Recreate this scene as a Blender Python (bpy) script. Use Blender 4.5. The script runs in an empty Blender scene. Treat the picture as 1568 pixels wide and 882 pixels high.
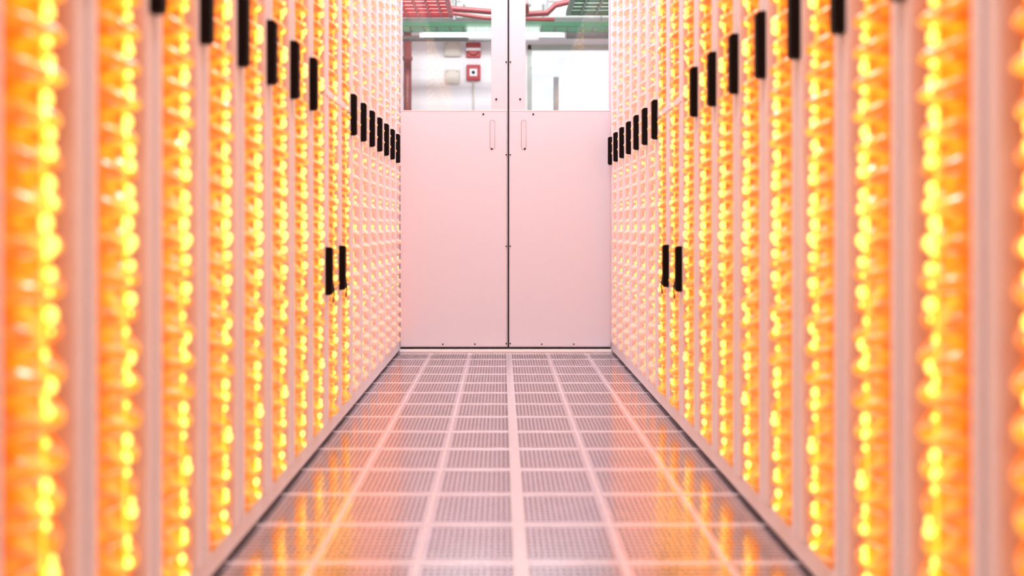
import bpy, bmesh, math, random
from mathutils import Vector
random.seed(4)
S=bpy.context.scene
C=S.collection
try:
    S.view_settings.view_transform='Standard'
except Exception: pass

# ---------------------------------------------------------------- materials
def mat(name, col=(.8,.8,.8), rough=.5, metal=0, emi=None, es=0, alpha=1, noise=0, nscale=40, bump=0, spec=.5):
    m=bpy.data.materials.new(name); m.use_nodes=True
    nt=m.node_tree; b=nt.nodes['Principled BSDF']
    b.inputs['Base Color'].default_value=(*col,1)
    b.inputs['Roughness'].default_value=rough
    b.inputs['Metallic'].default_value=metal
    b.inputs['Alpha'].default_value=alpha
    b.inputs['Specular IOR Level'].default_value=spec
    if emi:
        b.inputs['Emission Color'].default_value=(*emi,1)
        b.inputs['Emission Strength'].default_value=es
        m.cycles.emission_sampling='NONE'
    if noise or bump:
        tc=nt.nodes.new('ShaderNodeTexCoord'); n=nt.nodes.new('ShaderNodeTexNoise')
        n.inputs['Scale'].default_value=nscale; n.inputs['Detail'].default_value=4
        nt.links.new(tc.outputs['Object'],n.inputs['Vector'])
        if noise:
            r=nt.nodes.new('ShaderNodeValToRGB')
            r.color_ramp.elements[0].position=.3; r.color_ramp.elements[1].position=.7
            r.color_ramp.elements[0].color=(*[c*(1-noise) for c in col],1)
            r.color_ramp.elements[1].color=(*[min(1,c*(1+noise*.5)) for c in col],1)
            nt.links.new(n.outputs['Fac'],r.inputs['Fac'])
            nt.links.new(r.outputs['Color'],b.inputs['Base Color'])
        if bump:
            bp=nt.nodes.new('ShaderNodeBump'); bp.inputs['Strength'].default_value=bump
            bp.inputs['Distance'].default_value=.002
            nt.links.new(n.outputs['Fac'],bp.inputs['Height'])
            nt.links.new(bp.outputs['Normal'],b.inputs['Normal'])
    return m

STEP=.2985; H=2.30; PW=.082; PL=.060
UC=(PW+STEP)/2+.008
def nodes_math(nt):
    def mth(op,a,bb=None,c=None):
        n=nt.nodes.new('ShaderNodeMath'); n.operation=op
        for i,v in enumerate((a,bb,c)):
            if v is None: continue
            if isinstance(v,(int,float)): n.inputs[i].default_value=v
            else: nt.links.new(v,n.inputs[i])
        return n.outputs[0]
    return mth
# led back-light painted as emission: brighter near the strand and at the rims
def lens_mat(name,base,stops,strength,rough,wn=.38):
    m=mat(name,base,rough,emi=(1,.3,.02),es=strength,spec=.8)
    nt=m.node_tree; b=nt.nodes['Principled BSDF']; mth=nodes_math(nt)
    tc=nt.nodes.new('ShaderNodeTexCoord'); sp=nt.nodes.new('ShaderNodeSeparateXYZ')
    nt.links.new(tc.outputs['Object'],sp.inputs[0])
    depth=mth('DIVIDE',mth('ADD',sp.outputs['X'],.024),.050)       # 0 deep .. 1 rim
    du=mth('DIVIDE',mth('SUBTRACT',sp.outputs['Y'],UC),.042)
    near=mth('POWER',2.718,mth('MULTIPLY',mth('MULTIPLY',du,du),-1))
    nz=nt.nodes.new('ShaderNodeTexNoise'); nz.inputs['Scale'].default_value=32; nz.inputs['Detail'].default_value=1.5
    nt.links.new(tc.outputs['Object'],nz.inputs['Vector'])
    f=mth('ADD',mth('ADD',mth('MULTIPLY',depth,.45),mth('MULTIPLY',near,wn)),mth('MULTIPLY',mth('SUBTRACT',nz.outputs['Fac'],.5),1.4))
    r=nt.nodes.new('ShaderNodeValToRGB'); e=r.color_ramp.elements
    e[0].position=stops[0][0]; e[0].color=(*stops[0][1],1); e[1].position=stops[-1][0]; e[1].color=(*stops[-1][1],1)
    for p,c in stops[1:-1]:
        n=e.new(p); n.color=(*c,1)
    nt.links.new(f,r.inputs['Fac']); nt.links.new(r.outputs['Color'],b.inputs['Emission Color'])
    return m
M_post=mat('rack_painted_metal',(.73,.77,.86),.4,noise=.03)
M_back_n=mat('orange_back_painted_glow',(.5,.10,.02),.4,emi=(1,.17,.008),es=.5)  # led light on the back panel painted in as emission
M_back_f=mat('pale_back_painted_glow',(.85,.40,.28),.4,emi=(1,.20,.03),es=.7)  # far back panel, paler, led glow painted in as emission
M_cup_n=lens_mat('amber_plastic_painted_glow',(.42,.18,.06),[(.0,(.50,.07,.002)),(.33,(.96,.18,.003)),(.65,(1,.33,.004)),(.95,(1,.66,.04))],.95,.12,.44)  # bowl glow is painted emission, the plastic is no lamp
M_cup_f=lens_mat('rose_plastic_painted_glow',(.72,.60,.62),[(.0,(1,.16,.015)),(.4,(.78,.16,.03)),(.7,(.9,.27,.035)),(1,(1,.45,.05))],.68,.18,.5)  # same plastic paled to stand for overhead light, led glow painted in
M_led_n=mat('amber_led',(1,.6,.1),.3,emi=(1,.60,.10),es=3.4)
M_cord=mat('amber_light_strip',(1,.6,.1),.3,emi=(1,.50,.02),es=1.25)
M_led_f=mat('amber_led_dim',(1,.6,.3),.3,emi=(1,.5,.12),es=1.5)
M_black=mat('black_plastic',(.005,.004,.005),.6,spec=.08)
M_door=mat('door_paint',(.68,.69,.79),.42,noise=.035,nscale=220,bump=.1)
M_doorf=mat('door_frame_paint',(.64,.65,.74),.4)
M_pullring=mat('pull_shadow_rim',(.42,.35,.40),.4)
M_dark=mat('dark_gap',(.02,.02,.02),.6)
M_white=mat('white_paint',(.85,.84,.86),.4)
M_wall=mat('wall_paint',(.86,.86,.87),.6,noise=.02,nscale=4)
M_ceil=mat('ceiling_paint',(.75,.74,.72),.7,noise=.03,nscale=6)
M_red=mat('red_enamel',(.45,.015,.03),.35)
M_pipe=mat('brown_red_pipe',(.22,.04,.04),.4)
M_redp=mat('dull_red_pipe_paint',(.18,.025,.03),.4)
M_green=mat('green_enamel',(.006,.085,.035),.4)
M_duct=mat('galvanised_duct',(.40,.45,.41),.4,metal=.2,noise=.1,nscale=9)
M_beige=mat('beige_plastic',(.72,.66,.56),.4)
M_grey=mat('grey_metal',(.28,.29,.30),.4,metal=.3)
M_beam=mat('dark_steel_beam',(.035,.035,.033),.5)
M_tube=mat('fluorescent_tube',(1,1,1),.3,emi=(.95,1,.95),es=2.2)
M_frame=mat('floor_frame_metal',(.72,.72,.80),.24,metal=.4,noise=.05,nscale=30)

# perforated tile material
M_tile=bpy.data.materials.new('perforated_floor_tile'); M_tile.use_nodes=True
nt=M_tile.node_tree; b=nt.nodes['Principled BSDF']; L=nt.links; mth=nodes_math(nt)
tc=nt.nodes.new('ShaderNodeTexCoord'); sp=nt.nodes.new('ShaderNodeSeparateXYZ')
L.new(tc.outputs['Object'],sp.inputs[0])
px,py=.2165/16,.3/12
ax=mth('SUBTRACT',sp.outputs['X'],.040); ay=mth('SUBTRACT',sp.outputs['Y'],2.334)
fx=mth('ABSOLUTE',mth('SUBTRACT',mth('FRACT',mth('DIVIDE',ax,px)),.5))
fy=mth('ABSOLUTE',mth('SUBTRACT',mth('FRACT',mth('DIVIDE',ay,py)),.5))
tx=mth('ABSOLUTE',mth('SUBTRACT',mth('FRACT',mth('DIVIDE',ax,.2165)),.5))
ty=mth('ABSOLUTE',mth('SUBTRACT',mth('FRACT',mth('DIVIDE',ay,.3)),.5))
inset=mth('MULTIPLY',mth('LESS_THAN',tx,.5-1/16),mth('LESS_THAN',ty,.5-1/12))
hole=mth('MULTIPLY',mth('MULTIPLY',mth('LESS_THAN',fx,.27),mth('LESS_THAN',fy,.26)),inset)
mix=nt.nodes.new('ShaderNodeMix'); mix.data_type='RGBA'
L.new(hole,mix.inputs[0])
nz=nt.nodes.new('ShaderNodeTexNoise'); nz.inputs['Scale'].default_value=12
L.new(tc.outputs['Object'],nz.inputs['Vector'])
cr=nt.nodes.new('ShaderNodeValToRGB')
cr.color_ramp.elements[0].color=(.72,.68,.74,1); cr.color_ramp.elements[1].color=(.95,.92,.98,1)
L.new(nz.outputs['Fac'],cr.inputs['Fac'])
L.new(cr.outputs['Color'],mix.inputs[6]); mix.inputs[7].default_value=(.015,.01,.01,1)
L.new(mix.outputs[2],b.inputs['Base Color'])
b.inputs['Metallic'].default_value=1.0
L.new(mth('ADD',mth('MULTIPLY',hole,.3),.15),b.inputs['Roughness'])
n2=nt.nodes.new('ShaderNodeTexNoise'); n2.inputs['Scale'].default_value=60; n2.inputs['Detail'].default_value=1
L.new(tc.outputs['Object'],n2.inputs['Vector'])
bp=nt.nodes.new('ShaderNodeBump'); bp.inputs['Strength'].default_value=.8; bp.inputs['Distance'].default_value=.001
L.new(n2.outputs['Fac'],bp.inputs['Height']); L.new(bp.outputs['Normal'],b.inputs['Normal'])

# glass
M_glass=bpy.data.materials.new('window_glass'); M_glass.use_nodes=True
nt=M_glass.node_tree; nt.nodes.clear()
o=nt.nodes.new('ShaderNodeOutputMaterial'); mx=nt.nodes.new('ShaderNodeMixShader')
t=nt.nodes.new('ShaderNodeBsdfTransparent'); g=nt.nodes.new('ShaderNodeBsdfGlossy'); g.inputs['Roughness'].default_value=.02
mx.inputs[0].default_value=.05
nt.links.new(t.outputs[0],mx.inputs[1]); nt.links.new(g.outputs[0],mx.inputs[2]); nt.links.new(mx.outputs[0],o.inputs[0])

# ---------------------------------------------------------------- mesh helper
class MB:
    def __init__(s): s.bm=bmesh.new(); s.mats=[]
    def mi(s,m):
        if m not in s.mats: s.mats.append(m)
        return s.mats.index(m)
    def box(s,x0,x1,y0,y1,z0,z1,m,bev=0):
        tmp=bmesh.new(); bmesh.ops.create_cube(tmp,size=1)
        for v in tmp.verts:
            v.co=Vector(((x0+x1)/2+v.co.x*(x1-x0),(y0+y1)/2+v.co.y*(y1-y0),(z0+z1)/2+v.co.z*(z1-z0)))
        if bev: bmesh.ops.bevel(tmp,geom=tmp.edges[:],offset=bev,segments=2,affect='EDGES',profile=.5)
        s.merge(tmp,m)
    def merge(s,tmp,m,smooth=False):
        i=s.mi(m); mp={}
        for v in tmp.verts: mp[v]=s.bm.verts.new(v.co)
        for f in tmp.faces:
            try: nf=s.bm.faces.new([mp[v] for v in f.verts])
            except ValueError: continue
            nf.material_index=i; nf.smooth=smooth
        tmp.free()
    def tube(s,pts,r,m,seg=10,smooth=True,cap=True):
        i=s.mi(m); rings=[]
        for k,p in enumerate(pts):
            p=Vector(p); a=Vector(pts[max(0,k-1)]); c=Vector(pts[min(len(pts)-1,k+1)])
            d=(c-a).normalized(); up=Vector((0,0,1)) if abs(d.z)<.9 else Vector((0,1,0))
            u=d.cross(up).normalized(); w=d.cross(u).normalized()
            rings.append([s.bm.verts.new(p+r*(math.cos(2*math.pi*j/seg)*u+math.sin(2*math.pi*j/seg)*w)) for j in range(seg)])
        for A,B in zip(rings,rings[1:]):
            for j in range(seg):
                f=s.bm.faces.new([A[j],A[(j+1)%seg],B[(j+1)%seg],B[j]]); f.material_index=i; f.smooth=smooth
        if cap:
            for R in (rings[0],rings[-1]):
                f=s.bm.faces.new(R); f.material_index=i
    def ball(s,c,r,m,sub=1,sz=1):
        tmp=bmesh.new(); bmesh.ops.create_icosphere(tmp,subdivisions=sub,radius=r)
        for v in tmp.verts: v.co.z*=sz; v.co+=Vector(c)
        s.merge(tmp,m,True)
    def mesh(s,name,recalc=True):
        if recalc: bmesh.ops.recalc_face_normals(s.bm,faces=s.bm.faces[:])
        me=bpy.data.meshes.new(name); s.bm.to_mesh(me); s.bm.free()
        for m in s.mats: me.materials.append(m)
        return me
    def obj(s,name,parent=None):
        o=bpy.data.objects.new(name,s.mesh(name)); C.objects.link(o)
        if parent: o.parent=parent
        return o
def empty(name,loc=(0,0,0)):
    e=bpy.data.objects.new(name,None); e.location=loc; C.objects.link(e); return e

# ---------------------------------------------------------------- rack column (aisle side = +x, along = +y)
PIT=.054
def rack_mesh(kind,handle,LEN=STEP):
    mb=MB()
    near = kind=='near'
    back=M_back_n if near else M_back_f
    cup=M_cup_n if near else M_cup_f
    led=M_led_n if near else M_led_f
    mb.box(-.70,0,0,LEN,.012,PL,M_post,.003)
    mb.box(-.70,0,0,LEN,H-.03,H,M_post,.003)
    mb.box(-.028,.008,0,PW*.42,PL,H-.03,M_post,.004)
    mb.box(-.028,.008,PW*.58,PW,PL,H-.03,M_post,.004)
    mb.box(-.028,-.004,PW*.4,PW*.6,PL,H-.03,M_post)
    mb.box(-.70,-.026,0,LEN,PL,H-.03,back)
    for yy in (.04,LEN-.04):
        for xx in (-.06,-.62):
            mb.tube([(xx,yy,0),(xx,yy,.014)],.018,M_black,8)
    # moulded scoops: bulging half bowls, one per row
    if LEN>.15:
        i=mb.mi(cup); z=PL+.008; u0=PW+.002; u1=LEN-.002; nS=14
        prof=[(0,.0),(.05,.5),(.14,.92),(.26,1.0),(.42,.80),(.58,.46),(.76,.16),(1,.0)]
        while z+PIT<H-.03:
            grid=[]
            amp=random.uniform(.88,1.1)
            for zf,wf in prof:
                row=[]
                for k in range(nS+1):
                    s=k/nS; sh=math.sin(math.pi*s)**.55 if 0<k<nS else 0
                    sh*=1-.55*math.exp(-((s-.535)/.06)**2)
                    droop=-.014*math.sin(math.pi*s)*(1-zf)
                    row.append(mb.bm.verts.new((-.024+.046*wf*sh*amp, u0+(u1-u0)*s, z+PIT*zf+droop+.010)))
                grid.append(row)
            for A,B in zip(grid,grid[1:]):
                for k in range(nS):
                    f=mb.bm.faces.new([A[k],A[k+1],B[k+1],B[k]]); f.material_index=i; f.smooth=True
            z+=PIT
    # led strand running in the notch of the bowls
    if LEN>.25:
        wl=.007 if near else -.004
        cw=.0040 if near else .003
        mb.box(wl-.003,wl,UC-cw,UC+cw,PL+.02,H-.04,M_cord if near else M_led_f)
        z=PL+.03
        while z<H-.05:
            if near and random.random()<.85 or random.random()<.5:
                rr=(.0058 if near else .0055)*random.uniform(.5,1.5)
                mb.ball((wl+.002+random.uniform(0,.006),UC+random.uniform(-.011,.011),z+random.uniform(-.009,.009)),rr,led,1,1.4)
            z+=.025
    # handle
    hz={'high':(1.05,1.205),'low':(.485,.64)}.get(handle)
    if hz:
        a,bz=hz; y0,y1=.008,.036
        tmp=bmesh.new()
        prof=[(.0,a),(.024,a),(.030,a+.006),(.030,bz-.006),(.024,bz),(.0,bz)]
        v0=[tmp.verts.new((p[0],y0,p[1])) for p in prof]; v1=[tmp.verts.new((p[0],y1,p[1])) for p in prof]
        tmp.faces.new(v0); tmp.faces.new(v1[::-1])
        for k in range(6): tmp.faces.new([v0[k],v0[(k+1)%6],v1[(k+1)%6],v1[k]])
        bmesh.ops.bevel(tmp,geom=tmp.edges[:],offset=.001,segments=1,affect='EDGES')
        mb.merge(tmp,M_black)
        if handle=='low':
            mb.tube([(.01,y1,a+.05),(.024,y1+.03,a+.035),(.026,y1+.05,a-.0),(.02,y1+.055,a-.03)],.0025,M_black,6)
    if handle=='low':
        mb.box(-.01,.010,0,LEN,1.130,1.155,M_post,.003)
    return mb.mesh('rack_'+kind+'_'+handle)
meshes={(k,h):rack_mesh(k,h) for k,h in (('near','high'),('near','low'),('far','high'))}
short=rack_mesh('far','high',.112)
XL,XR=-.575,.620
def side(xw,start,n0,n1,sx,nlow):
    for n in range(n0,n1+1):
        if n in nlow: me=meshes[('near','low')]
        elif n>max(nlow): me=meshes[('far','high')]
        else: me=meshes[('near','high')]
        o=bpy.data.objects.new('server_rack',me); C.objects.link(o)
        o.location=(xw,start+n*STEP,0); o.scale=(sx,1,1)
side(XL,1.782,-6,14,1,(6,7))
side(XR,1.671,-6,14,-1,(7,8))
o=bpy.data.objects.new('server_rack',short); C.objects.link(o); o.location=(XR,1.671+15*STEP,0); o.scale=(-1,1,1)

# ---------------------------------------------------------------- floor
mb=MB()
mb.box(-3,3,-2,9.7,-.05,-.003,M_frame)
cols=[.040+.2165*i for i in range(-3,4)]
d=2.334-.3*14
ys=[]
while d<6.25: ys.append(d); d+=.3
for i in range(6):
    for y in ys:
        x0=cols[i]; x1=cols[i+1]; y1=min(y+.3,6.24)
        mb.box(x0+.001,x1-.001,y+.001,y1-.001,-.004,0,M_tile)
for i,x in enumerate(cols):
    hw={3:.0165}.get(i,.0042)
    mb.box(x-hw,x+hw,-2,6.24,-.003,.0012,M_frame,.0005)
for k,y in enumerate(ys):
    mb.box(cols[0],cols[-1],y-.007,y+.007,-.003,.0010,M_frame,.0004)
mb.obj('floor')
mb=MB(); mb.box(XL+.001,XR-.001,6.245,6.33,.0015,.016,M_white,.003); mb.obj('trim_3')

# ---------------------------------------------------------------- doors
DY=6.275; SC=DY/1704
def wx(p,D=DY): return (p-768)*D/1704
def wz(p,D=DY): return .704+(348-p)*D/1704
def door(name,x0,x1,inner):   # inner: x of seam side
    e=empty(name,((x0+x1)/2,DY+.02,0)); ox,oy=e.location.x,e.location.y
    def fix(o): o.parent=e; o.location=(-ox,-oy,0); return o
    y0,y1=DY,DY+.04; zt=2.25; zw=wz(169)
    left= inner==x1
    st=.092
    mb=MB()
    mb.box(x0,x1,y0+.004,y1,.028,zw-.02,M_doorf,.002)
    if left:
        mb.box(x1-st,x1,y0,y1,zw-.02,zt,M_doorf,.002); mb.box(x0,x0+.012,y0,y1,zw-.02,zt,M_doorf,.002)
    else:
        mb.box(x0,x0+st,y0,y1,zw-.02,zt,M_doorf,.002); mb.box(x1-.012,x1,y0,y1,zw-.02,zt,M_doorf,.002)
    mb.box(x0,x1,y0,y1,zt-.1,zt,M_doorf,.002)
    fix(mb.obj('leaf_frame'))
    mb=MB(); mb.box(x0+.002,x1-.006 if left else x1-.002,y0-.002,y0+.006,.034,zw-.004,M_door,.0012)
    mb.box(x0+.002,x1-.002,y0-.004,y0+.006,zw-.004,zw,M_white,.001)
    fix(mb.obj('lower_panel'))
    mb=MB(); mb.box(x0+.01,x1-.02,y0+.018,y0+.023,zw-.02,zt-.08,M_glass); fix(mb.obj('glass_pane'))
    cx=wx(754) if left else wx(802); z0,z1=wz(229),wz(184); r=.0135
    mb=MB(); pts=[]
    for k in range(13):
        a=math.pi*k/12; pts.append((cx+r*math.cos(a),y0-.002,z1-r+r*math.sin(a)))
    for k in range(13):
        a=math.pi+math.pi*k/12; pts.append((cx+r*math.cos(a),y0-.002,z0+r+r*math.sin(a)))
    face=[mb.bm.verts.new((p[0],y0-.0026,p[2])) for p in pts]
    f=mb.bm.faces.new(face); f.material_index=mb.mi(M_doorf)
    mb.tube(pts+[pts[0]],.0020,M_pullring,6)
    fix(mb.obj('recessed_pull'))
    mb=MB()
    def screw(px,py,r=.0056):
        mb.tube([(wx(px),y0-.005,wz(py)),(wx(px),y0+.004,wz(py))],r,M_black,8)
    sx=(lambda p:p) if left else (lambda p:1556.5-p)
    for p in ((760,152),(740,175),(753,228)): screw(sx(p[0]),p[1])
    for yy in (95,237,377,526): screw(sx(775.2),yy,.0044)
    for xx in (678,727): screw(sx(xx),527,.0044)
    mb.box((x1-.004) if left else x0,(x1) if left else x0+.0035,y0-.003,y0+.003,.03,zt,M_doorf)
    fix(mb.obj('screws'))
door('door_1',XL+.002,wx(777.2),wx(777.2))
door('door_2',wx(779.8),XR-.002,wx(779.8))
mb=MB(); mb.box(wx(776.5),wx(780.5),DY+.041,DY+.05,.02,2.25,M_dark); mb.box(XL+.002,XR-.002,DY+.03,DY+.04,.017,.0275,M_dark); mb.obj('door_gap_shade')  # dark strips standing in for shade in the seam and under the doors
mb=MB(); mb.box(XL-.7,XR+.7,DY-.01,DY+.06,2.302,2.42,M_doorf,.004)
mb.box(XL-.7,XL,DY-.01,DY+.06,0,2.302,M_doorf,.003); mb.box(XR,XR+.7,DY+.012,DY+.06,0,2.302,M_doorf,.003); mb.obj('trim_4')

# ---------------------------------------------------------------- outer room
BY=9.6; ZC=3.1
def wall(name,*b):
    mb=MB(); mb.box(*b,M_wall); return mb.obj(name)
wall('wall_left',-3.1,-3,-2,9.7,-.003,ZC); wall('wall_right',3,3.1,-2,9.7,-.003,ZC)
wall('wall_front',-3.1,3.1,-2.1,-2,-.003,ZC)
wx0,wx1,wz0,wz1=.225,1.9,.9,wz(69,BY)
mb=MB()
mb.box(-3.1,wx0,BY,BY+.1,-.003,ZC,M_wall); mb.box(wx1,3.1,BY,BY+.1,-.003,ZC,M_wall)
mb.box(wx0,wx1,BY,BY+.1,-.003,wz0,M_wall); mb.box(wx0,wx1,BY,BY+.1,wz1,ZC,M_wall)
mb.obj('wall_back')
mb=MB(); mb.box(-3.1,3.1,-2.1,BY+.1,ZC,ZC+.1,M_ceil); mb.obj('ceiling')
mb=MB()
for a in ((wx0,wx0+.035,wz0,wz1),(wx1-.035,wx1,wz0,wz1),(wx0,wx1,wz0,wz0+.035),(wx0,wx1,wz1-.045,wz1)):
    mb.box(a[0],a[1],BY-.015,BY+.03,a[2],a[3],M_duct,.003)
mb.box(wx0+.03,wx1-.03,BY+.01,BY+.015,wz0+.03,wz1-.03,M_glass)
xm=wx(851.5,BY)
mb.box(xm-.022,xm+.022,BY-.012,BY+.03,wz0,wz(118,BY),M_grey,.003)
mb.obj('window_1')

def alarm(px,py,w,h,kind):
    x,z=wx(px,BY),wz(py,BY); mb=MB()
    if kind=='red':
        mb.box(x-w/2,x+w/2,BY-.045,BY,z-h/2,z+h/2,M_red,.008)
        mb.box(x-w*.27,x+w*.27,BY-.050,BY-.044,z-h*.24,z+h*.24,M_white,.003)
        mb.tube([(x,BY-.056,z),(x,BY-.049,z)],w*.12,M_black,16)
        mb.tube([(x,BY-.02,z-h/2),(x,BY-.02,z-h/2-.35)],.006,M_beige,8)
        mb.obj('fire_alarm_call_point')
    elif kind=='banded':  # red box with a round drum and a white band
        mb.box(x-w/2,x+w/2,BY-.03,BY,z-h/2,z+h/2,M_red,.008)
        mb.tube([(x,BY-.03,z),(x,BY-.06,z)],w*.36,M_red,20)
        mb.box(x-w*.5,x+w*.5,BY-.064,BY-.03,z-.012,z+.012,M_white,.002)
        mb.obj('red_banded_box')
    else:
        mb.box(x-w/2,x+w/2,BY-.04,BY,z-h/2,z+h/2,M_beige,.008)
        mb.box(x-w*.4,x+w*.4,BY-.044,BY-.038,z-h*.4,z+h*.4,M_beige,.004)
        for q in (-1,1):
            mb.tube([(x+q*w*.33,BY-.05,z+h*.33),(x+q*w*.33,BY-.043,z+h*.33)],.005,M_grey,8)
        mb.obj('junction_box')
alarm(725,112,.12,.135,'red'); alarm(725,77,.125,.13,'banded')
alarm(693,118,.125,.12,'box'); alarm(693,76,.14,.12,'box')
mb=MB(); mb.tube([(wx(624,9.3),9.3,-.003),(wx(624,9.3),9.3,ZC)],.034,M_pipe,16)
for zz in (.8,1.6,2.1): mb.tube([(wx(624,9.3),9.3,zz),(wx(624,9.3),9.3,zz+.03)],.042,M_pipe,16)
mb.obj('sprinkler_riser_pipe')

def hang(mb,x,y,z): mb.tube([(x,y,z),(x,y,ZC)],.005,M_grey,6)
D=8.2
mb=MB(); z0,z1=wz(41,D),wz(33,D)
for yy in (D,D+.22): mb.box(-2.2,2.2,yy-.008,yy+.008,z0,z1,M_green,.002)
for k in range(45): 
    x=-2.15+k*.098; mb.box(x-.006,x+.006,D,D+.22,z0+.002,z0+.012,M_green)
for x in (-1.8,0.02,1.8): hang(mb,x,D+.11,z0+.01)
mb.obj('cable_tray')
D=8.9
mb=MB(); mb.box(-2.9,-.05,D-.05,D+.05,wz(62,D),wz(56,D),M_beam,.004)
for x in (-2.5,-.3): hang(mb,x,D,wz(57,D))
mb.obj('steel_beam')
mb=MB(); mb.box(wx(868,D),2.9,D-.05,D+.05,wz(58,D),wz(47,D),M_beam,.004)
for x in (.8,2.5): hang(mb,x,D,wz(48,D))
mb.obj('steel_beam')
# ventilation duct with flanged joints
D=8.99; mb=MB()
mb.box(-2.9,2.9,D,D+.2,wz(28,D),wz(2,D),M_duct,.01)
for k in range(8):
    x=-2.6+k*.74; mb.box(x-.015,x+.015,D-.012,D+.212,wz(28,D)-.015,wz(2,D)+.015,M_grey,.003)
for x in (-2,.05,2): hang(mb,x,D+.1,wz(3,D))
mb.obj('ventilation_duct')
D=8.6
for a,bb in ((645,751),(801,862)):
    mb=MB(); xa,xb=wx(a,D),wx(bb,D); z=wz(54,D)
    mb.tube([(xa,D,z),(xb,D,z)],.014,M_tube,12)
    mb.box(xa-.01,xb+.01,D-.03,D+.03,z+.016,z+.04,M_white,.004)
    for x in (xa,xb): mb.box(x-.012,x+.012,D-.018,D+.018,z-.018,z+.02,M_white,.003)
    hang(mb,(xa+xb)/2,D,z+.03); mb.obj('tube_light_fixture')
def louvre(x0,x1,y0,y1,z,mf,name):
    mb=MB()
    for b_ in ((x0,x1,y0,y0+.03),(x0,x1,y1-.03,y1),(x0,x0+.03,y0,y1),(x1-.03,x1,y0,y1)):
        mb.box(*b_,z,z+.03,mf,.003)
    n=5
    for k in range(1,n): 
        x=x0+(x1-x0)*k/n; mb.box(x-.006,x+.006,y0,y1,z,z+.025,mf)
    y=y0+.1
    while y<y1-.05:
        mb.box(x0,x1,y-.006,y+.006,z,z+.02,mf); y+=.12
    mb.box(x0+.01,x1-.01,y0+.01,y1-.01,z+.03,z+.05,M_tube)
    for x in (x0+.05,x1-.05): hang(mb,x,(y0+y1)/2,z+.04)
    mb.obj(name)
louvre(-.72,-.33,6.7,7.6,wz(27,7.6),M_red,'louvred_light')
louvre(.44,.95,6.7,7.6,wz(24,7.6),M_green,'louvred_light')
mb=MB(); D=7.8
mb.tube([(wx(600,D)-1.2,D,wz(8,D)+.05),(wx(600,D),D,wz(6,D)),(wx(800,D),D,wz(22,D)),(wx(838,D),D,wz(20,D)),(wx(850,D),D,wz(8,D)),(wx(875,D),D,wz(2,D)),(1.6,D,wz(-4,D))],.02,M_redp,14)
mb.tube([(wx(806,D),D-.1,wz(26,D)),(wx(806,D),D-.1,ZC)],.016,M_pipe,12)
mb.tube([(wx(690,7.9),7.9,wz(20,7.9)),(wx(745,7.9),8.0,wz(24,7.9)),(wx(850,7.9),8.0,wz(26,7.9))],.014,M_pipe,10)
for x in (-.9,.2,1.2): hang(mb,x,D,wz(10,D))
mb.obj('sprinkler_pipe')

# ---------------------------------------------------------------- lights
def area(name,loc,sx,sy,e,col=(.95,.97,1),rot=(0,0,0)):
    l=bpy.data.lights.new(name,'AREA'); l.shape='RECTANGLE'; l.size=sx; l.size_y=sy; l.energy=e; l.color=col
    o=bpy.data.objects.new(name,l); o.location=loc; o.rotation_euler=rot; C.objects.link(o); return o
for k,(y,e) in enumerate(((-.6,18),(1.6,20),(3.8,22),(5.4,26))):
    mb=MB(); mb.box(-.45,.5,y-.5,y+.5,3.03,3.1,M_white,.004); mb.box(-.4,.45,y-.45,y+.45,3.022,3.03,M_tube); mb.obj('ceiling_light_panel')
    area('ceiling_lamp',(.02,y,3.0),.85,.9,e)
mb=MB(); mb.box(-1.6,1.6,7.0,7.6,3.03,3.1,M_white,.004); mb.box(-1.55,1.55,7.05,7.55,3.022,3.03,M_tube); mb.obj('ceiling_light_panel')  # unseen panel added above the back-room fill lamp
area('ceiling_lamp',(0,7.3,3.0),3,.5,140,rot=(math.radians(25),0,0))  # unseen lamp added to brighten the back room, tilted towards its wall
w=bpy.data.worlds.new('sky'); S.world=w; w.use_nodes=True
w.node_tree.nodes['Background'].inputs[0].default_value=(.93,.97,1,1)
w.node_tree.nodes['Background'].inputs[1].default_value=1.2

# ---------------------------------------------------------------- camera
cd=bpy.data.cameras.new('camera'); cam=bpy.data.objects.new('camera',cd); C.objects.link(cam)
cam.location=(0,0,.704); cam.rotation_euler=(math.pi/2,0,0)
cd.sensor_width=36; cd.lens=1704/1568*36
cd.shift_x=16/1568; cd.shift_y=-93/1568
cd.clip_start=.02
cd.dof.use_dof=True; cd.dof.focus_distance=5.6; cd.dof.aperture_fstop=1.8
S.camera=cam
